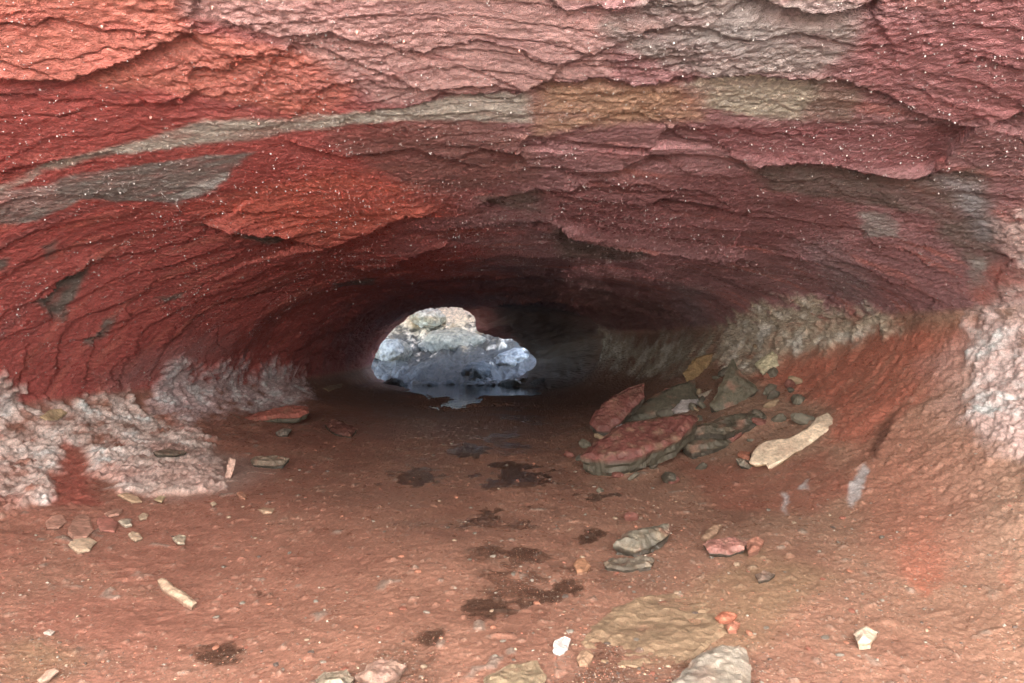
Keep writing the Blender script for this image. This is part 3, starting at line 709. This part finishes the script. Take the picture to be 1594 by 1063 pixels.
fl = [('pinkish flake overlapping the cream flake in the left cluster', [(104, 828), (112, 808), (122, 795), (138, 800), (147, 822), (135, 834), (115, 836)], (125, 836), SALMON),
      ('largest cream flake, lowest of the overlapping left cluster', [(106, 846), (118, 834), (130, 828), (150, 842), (140, 854), (120, 858)], (125, 858), CREAM),
      ('pink flake left of the overlapping cream cluster', [(70, 812), (82, 800), (98, 801), (105, 810), (92, 820), (74, 820)], (85, 822), SALMON),
      ('grey-cream flake above the row of small left flakes', [(184, 810), (190, 805), (203, 808), (206, 816), (195, 818)], (196, 819), (.55, .47, .37)),
      ('oval cream flake with pointed end in the middle of the left flakes', [(199, 830), (206, 825), (218, 829), (222, 836), (212, 840), (203, 836)], (211, 841), CREAM),
      ('small cream flake, uppermost of the left flakes beside the crust foot', [(215, 802), (222, 797), (231, 799), (229, 805), (218, 807)], (222, 808), CREAM),
      ('pale flake, rightmost of the cluster of left flakes', [(268, 836), (278, 830), (290, 834), (288, 844), (276, 844)], (280, 845), (.58, .50, .38)),
      ('long pinkish flake behind the overlapping left cluster', [(150, 806), (165, 800), (185, 812), (178, 826), (155, 824)], (165, 826), (.44, .19, .15)),
      ('pale pink flake near the top of the left cluster', [(162, 798), (176, 791), (192, 792), (186, 800), (170, 802)], (176, 803), SALMON),
      ('two-lobed cream flake alone on open mud left of centre', [(402, 792), (412, 788), (420, 790), (428, 790), (424, 796), (410, 797)], (414, 798), (.62, .42, .29)),
      ('orange-pink flake at the toe of the left crust', [(368, 766), (374, 763), (385, 769), (382, 775), (373, 772)], (378, 776), (.55, .28, .19)),
      ('small cream chip at the toe of the left crust', [(327, 782), (333, 779), (338, 783), (331, 786)], (332, 786), CREAM),
      ('long tan flake on the toe of the left crust', [(183, 769), (197, 765), (215, 772), (222, 779), (205, 780)], (205, 781), (.6, .42, .28)),
      ('yellowish flake at the right of the long tan flake', [(240, 776), (248, 770), (258, 772), (252, 780)], (248, 781), (.62, .48, .3)),
      ('cream flake at the bottom left corner', [(58, 1056), (72, 1042), (88, 1036), (92, 1042), (78, 1054), (64, 1061)], (75, 1061), (.6, .42, .32)),
      ('small white chip on the reddish mud at lower left', [(68, 982), (76, 977), (86, 980), (80, 985)], (76, 985), (.7, .58, .5)),
      ('yellow-cream flake balanced on top of the left crust', [(63, 648), (78, 637), (96, 635), (106, 641), (92, 652), (74, 654)], (85, 655), (.6, .44, .27))]
for lab, out, foot, c in fl:
    slab('rock_flake', lab, 'rock flake', out, foot, .010, None, c, tuple(x * .7 for x in c), .002, .1, group='pale flakes fallen on the left floor', jag=.008, lift=.004)
slab('rock_flake', 'stick-like cream flake with knobbly edges on the open mud at lower left', 'rock flake', [(246, 900), (252, 896), (262, 900), (272, 909), (287, 917), (298, 926), (307, 935), (300, 941), (288, 935), (276, 926), (262, 920), (252, 912)], (275, 927), .02, None, (.66, .50, .36), (.4, .25, .18), .003, .1, jag=.008)
slab('rock_flake', 'narrow pinkish flake standing upright on the left slope', 'rock flake', [(351, 741), (353, 722), (358, 711), (366, 714), (364, 730), (358, 743)], (356, 744), .015, (.15, -.8, .6), (.55, .37, .30), (.4, .25, .2), .002, .1)

# small stones pressed into the mud: individuals from a few shapes, then the grit that nobody could count
def stone_shape(k, sub=2):
    bm = bmesh.new(); bmesh.ops.create_icosphere(bm, subdivisions=sub, radius=1)
    V = np.array([v.co[:] for v in bm.verts], np.float32)
    d = 1 + .30 * fbm(V + 9 * k, 1.1, 2, 601 + k) + .12 * fbm(V + 5 * k, 3.1, 2, 611)
    V = V * d[:, None] * np.array([1, .8, .5], np.float32)
    F_ = np.array([[v.index for v in f.verts] for f in bm.faces]); bm.free()
    return V, F_
tones = [(.20, .17, .14), (.34, .30, .25), (.33, .13, .09), (.45, .2, .13), (.42, .31, .22), (.13, .10, .085)]
words = ['dark grey', 'pale grey', 'brick red', 'orange', 'tan', 'blackish']
protos = []
for k in range(6):
    V, F_ = stone_shape(k, 3)
    n = fbm(V, 4, 3, 621)
    protos.append(grid_mesh('pebble', V, F_, M_STONE, {'rock_colour': np.clip(np.array(tones[k])[None] * (1 + .3 * n)[:, None], .01, .8), 'wet': np.full(len(V), .4)}, smooth=True))
spots = []
while len(spots) < 150:
    px, py = rng.uniform(330, 1400), rng.uniform(690, 1055)
    if py < 760 and (px < 450 or px > 1000): continue
    if any((px - a) ** 2 + (py - c) ** 2 < 20 ** 2 for a, c in spots): continue
    spots.append((px, py))
for i, (px, py) in enumerate(spots):
    k = i % 6
    if i < 6: o = protos[k]
    else:
        o = protos[k].copy(); COL.objects.link(o)
    g, n = ground(px, py)
    r = rng.uniform(.004, .013) * (.7 + .12 * g.y)
    o.location = g + n * r * .15; o.scale = (r, r, r * rng.uniform(.7, 1.1))
    o.rotation_euler = (rng.uniform(-.3, .3), rng.uniform(-.3, .3), rng.uniform(0, 6.28))
    tag(o, words[k] + ' pebble half sunk in the red mud floor', 'pebble', words[k] + ' pebbles scattered over the floor')

chunks = []
for k in range(4):
    V, F_ = stone_shape(k + 40, 3)
    V = np.sign(V) * np.abs(V) ** .8 * np.array([1, .75, .55]) + .12 * fbm(V, 3.5, 3, 661 + k)[:, None] * V
    n = fbm(V.astype(np.float32), 4, 3, 671)
    chunks.append(grid_mesh('rubble_piece', V, F_, M_STONE, {'rock_colour': np.clip(np.array([(.12, .105, .08), (.22, .09, .07), (.18, .16, .12), (.34, .24, .15)][k])[None] * (1 + .4 * n)[:, None], .01, .8), 'wet': np.full(len(V), .3)}, smooth=False))
rub = ['blackish', 'dark red', 'olive grey', 'tan']
for i in range(72):
    k = i % 4
    o = chunks[k] if i < 4 else chunks[k].copy()
    if i >= 4: COL.objects.link(o)
    t = rng.random(); px = 900 + 330 * t + rng.normal(0, 25); py = 715 - 90 * t + rng.normal(0, 40)
    g, n = ground(px, py)
    r = rng.uniform(.018, .055) * (.6 + .1 * g.y)
    o.location = g + n * r * .35; o.scale = (r * rng.uniform(.8, 1.5), r, r * rng.uniform(1.2, 2.2)); o.rotation_euler = (rng.uniform(-.7, .7), rng.uniform(-.7, .7), rng.uniform(0, 6.28))
    tag(o, rub[k] + ' piece of broken rubble packed among the fallen slabs on the right', 'rubble', rub[k] + ' rubble packed among the fallen slabs')

def swarm(name, verts, faces, centres, radii, cols, mat, wetv, smooth, squash=None, seed=0):
    nV = len(verts); N = len(centres)
    ang = rng.uniform(0, 6.28, N)
    c, s_ = np.cos(ang), np.sin(ang)
    V = np.repeat(verts[None], N, 0) * radii[:, None, None]
    if squash is not None: V = V * squash[:, None, :]
    X = V[..., 0] * c[:, None] - V[..., 1] * s_[:, None]; Yv = V[..., 0] * s_[:, None] + V[..., 1] * c[:, None]
    P = np.stack([X, Yv, V[..., 2]], -1) + centres[:, None, :]
    F_ = (faces[None] + (np.arange(N) * nV)[:, None, None]).reshape(-1, 3)
    return grid_mesh(name, P.reshape(-1, 3), F_, mat, {'rock_colour': np.repeat(cols, nV, 0), 'wet': np.full(N * nV, wetv)}, smooth)
# grit on the floor
N = 36000
fi = np.nonzero((flo > .9) & (B2 > 1.3) & (B2 < 6.5) & (crust < .3))[0]
pr = (1 / B2[fi]) * np.clip(.35 + 1.2 * n_mid[fi] + .5 * (P3[fi, 0] > 0), .05, 2); pr /= pr.sum()
ch = rng.choice(fi, N, p=pr, replace=False)
rad = rng.uniform(.0009, .0030, N) * np.where(rng.random(N) < .05, 2.4, 1)
tc_ = np.array(tones)[rng.integers(0, 6, N)] * rng.uniform(.7, 1.4, N)[:, None]
V, F_ = stone_shape(3, 1)
tag(swarm('grit', V, F_, POS[ch], rad, np.clip(tc_, .02, .7), M_STONE, .6, True, rng.uniform(.7, 1.3, (N, 3))), kind='stuff')
# water drops that hang from the roof, made pale to stand in for glints
M_DROP = simple('hanging_drops', (.62, .56, .53), .05, spec=1.0)
N = 7000
ri = np.nonzero((roofw > .95) & (B2 > 1.2) & (B2 < 8) & (KN + k3 * .5 > .12))[0]
pr = np.clip(.5 + 1.4 * fbm(P3[ri], 2.6, 3, 701), .05, 2) * (1 - .8 * sstep(B2[ri], 4.5, 7)); pr /= pr.sum()
ch = rng.choice(ri, N, p=pr, replace=False)
bm = bmesh.new(); bmesh.ops.create_icosphere(bm, subdivisions=1, radius=1)
V = np.array([v.co[:] for v in bm.verts], np.float32); F_ = np.array([[v.index for v in f.verts] for f in bm.faces]); bm.free()
V[:, 2] *= 1.25
rad = rng.uniform(.0007, .0016, N) * np.where(rng.random(N) < .08, 1.7, 1) * (.5 + .33 * B2[ch])
tag(swarm('water_drops', V, F_, POS[ch] - np.array([0, 0, 1])[None] * rad[:, None] * .6, rad, np.ones((N, 3)) * .8, M_DROP, .9, True), kind='stuff')
# short dripstones along the nearest ledges
def drip_mesh(h, r):
    bm = bmesh.new(); vs = []
    for k in range(9):
        t = k / 8
        rr = r * (1 - t) ** .8 * (1 + .15 * math.sin(7 * t)) + r * .16 * (t < 1)
        vs.append([bm.verts.new((rr * math.cos(a * .785), rr * math.sin(a * .785), .012 - h * t)) for a in range(8)])
    for a, c in zip(vs, vs[1:]):
        for i in range(8): bm.faces.new((a[i], a[(i + 1) % 8], c[(i + 1) % 8], c[i]))
    bm.faces.new(vs[-1])
    me = bpy.data.meshes.new('dripstone'); bm.to_mesh(me); bm.free()
    for f in me.polygons: f.use_smooth = True
    return me
M_DRIP = simple('wet_dripstone', (.5, .24, .19), .15, bump=.004)
dm = drip_mesh(.020, .008); dm.materials.append(M_DRIP)
for i, (px, py) in enumerate([(298, 44), (556, 48), (160, 40), (330, 8), (628, 62), (404, 190), (548, 125), (810, 78), (235, 180), (680, 30)]):
    o = bpy.data.objects.new('dripstone', dm); COL.objects.link(o)
    g, n = ground(px, py)
    o.location = g; o.scale = [rng.uniform(.7, 1.1)] * 3; o.rotation_euler[2] = i
    tag(o, 'short wet dripstone with a shining tip hanging from the red roof', 'dripstone', 'dripstones hanging from the near roof')

# boulders at the foot of the collapse
def boulder(label, px, py, d, size, col, k, frostamt):
    V, F_ = stone_shape(k + 20, 5)
    V = V + .10 * fbm(V, 2.3, 4, 800 + k)[:, None] * V
    t = sstep(fbm(V, (3, 3, 6), 4, 810 + k, .65), -.1, .3)[:, None] * frostamt
    c = np.array(col)[None] * (1 - t) + t * np.array([[.44, .36, .28]])
    o = grid_mesh('boulder', V * np.array(size, np.float32), F_, M_FAR, {'rock_colour': c, 'wet': np.full(len(V), .4)}, smooth=False)
    p = ray(px, py) * d
    o.location = p; o.rotation_euler[2] = k
    return tag(o, label, 'boulder')
boulder('low black boulder at the water edge, left foot of the bright collapse', 655, 592, 13.7, (.5, .4, .4), (.03, .027, .025), 0, .1)
k = 0
for px, d, sz in ((585, 13.0, .16), (612, 12.8, .2), (640, 13.1, .14), (668, 12.9, .17), (700, 13.15, .13), (735, 12.9, .2), (768, 13.0, .17), (795, 12.8, .22), (822, 12.9, .2), (845, 12.6, .26)):
    k += 1
    boulder('small black wet boulder on the dark sill between pool and bright collapse', px, 531.5 + .83 / d * FPX, d, (sz * 1.2, sz, sz * (.8 + .25 * (k % 3))), (.03, .026, .023), 10 + k, .04)['group'] = 'black boulders along the sill'
boulder('black hollowed boulder right of centre at the foot of the bright collapse', 752, 586, 13.8, (.55, .4, .55), (.03, .027, .025), 1, .15)
boulder('frosted grey boulder on the left shoulder of the bright collapse', 612, 550, 14.4, (.5, .5, .6), (.2, .17, .14), 2, .5)
boulder('brownish boulder in the middle of the bright collapse', 700, 535, 15.0, (.7, .5, .7), (.3, .25, .19), 3, .4)
boulder('grey boulder at the right end of the bright collapse', 800, 560, 14.2, (.45, .4, .45), (.2, .18, .16), 4, .45)
boulder('pale boulder at the top of the bright collapse', 665, 497, 16.0, (.6, .5, .6), (.6, .58, .55), 5, .8)
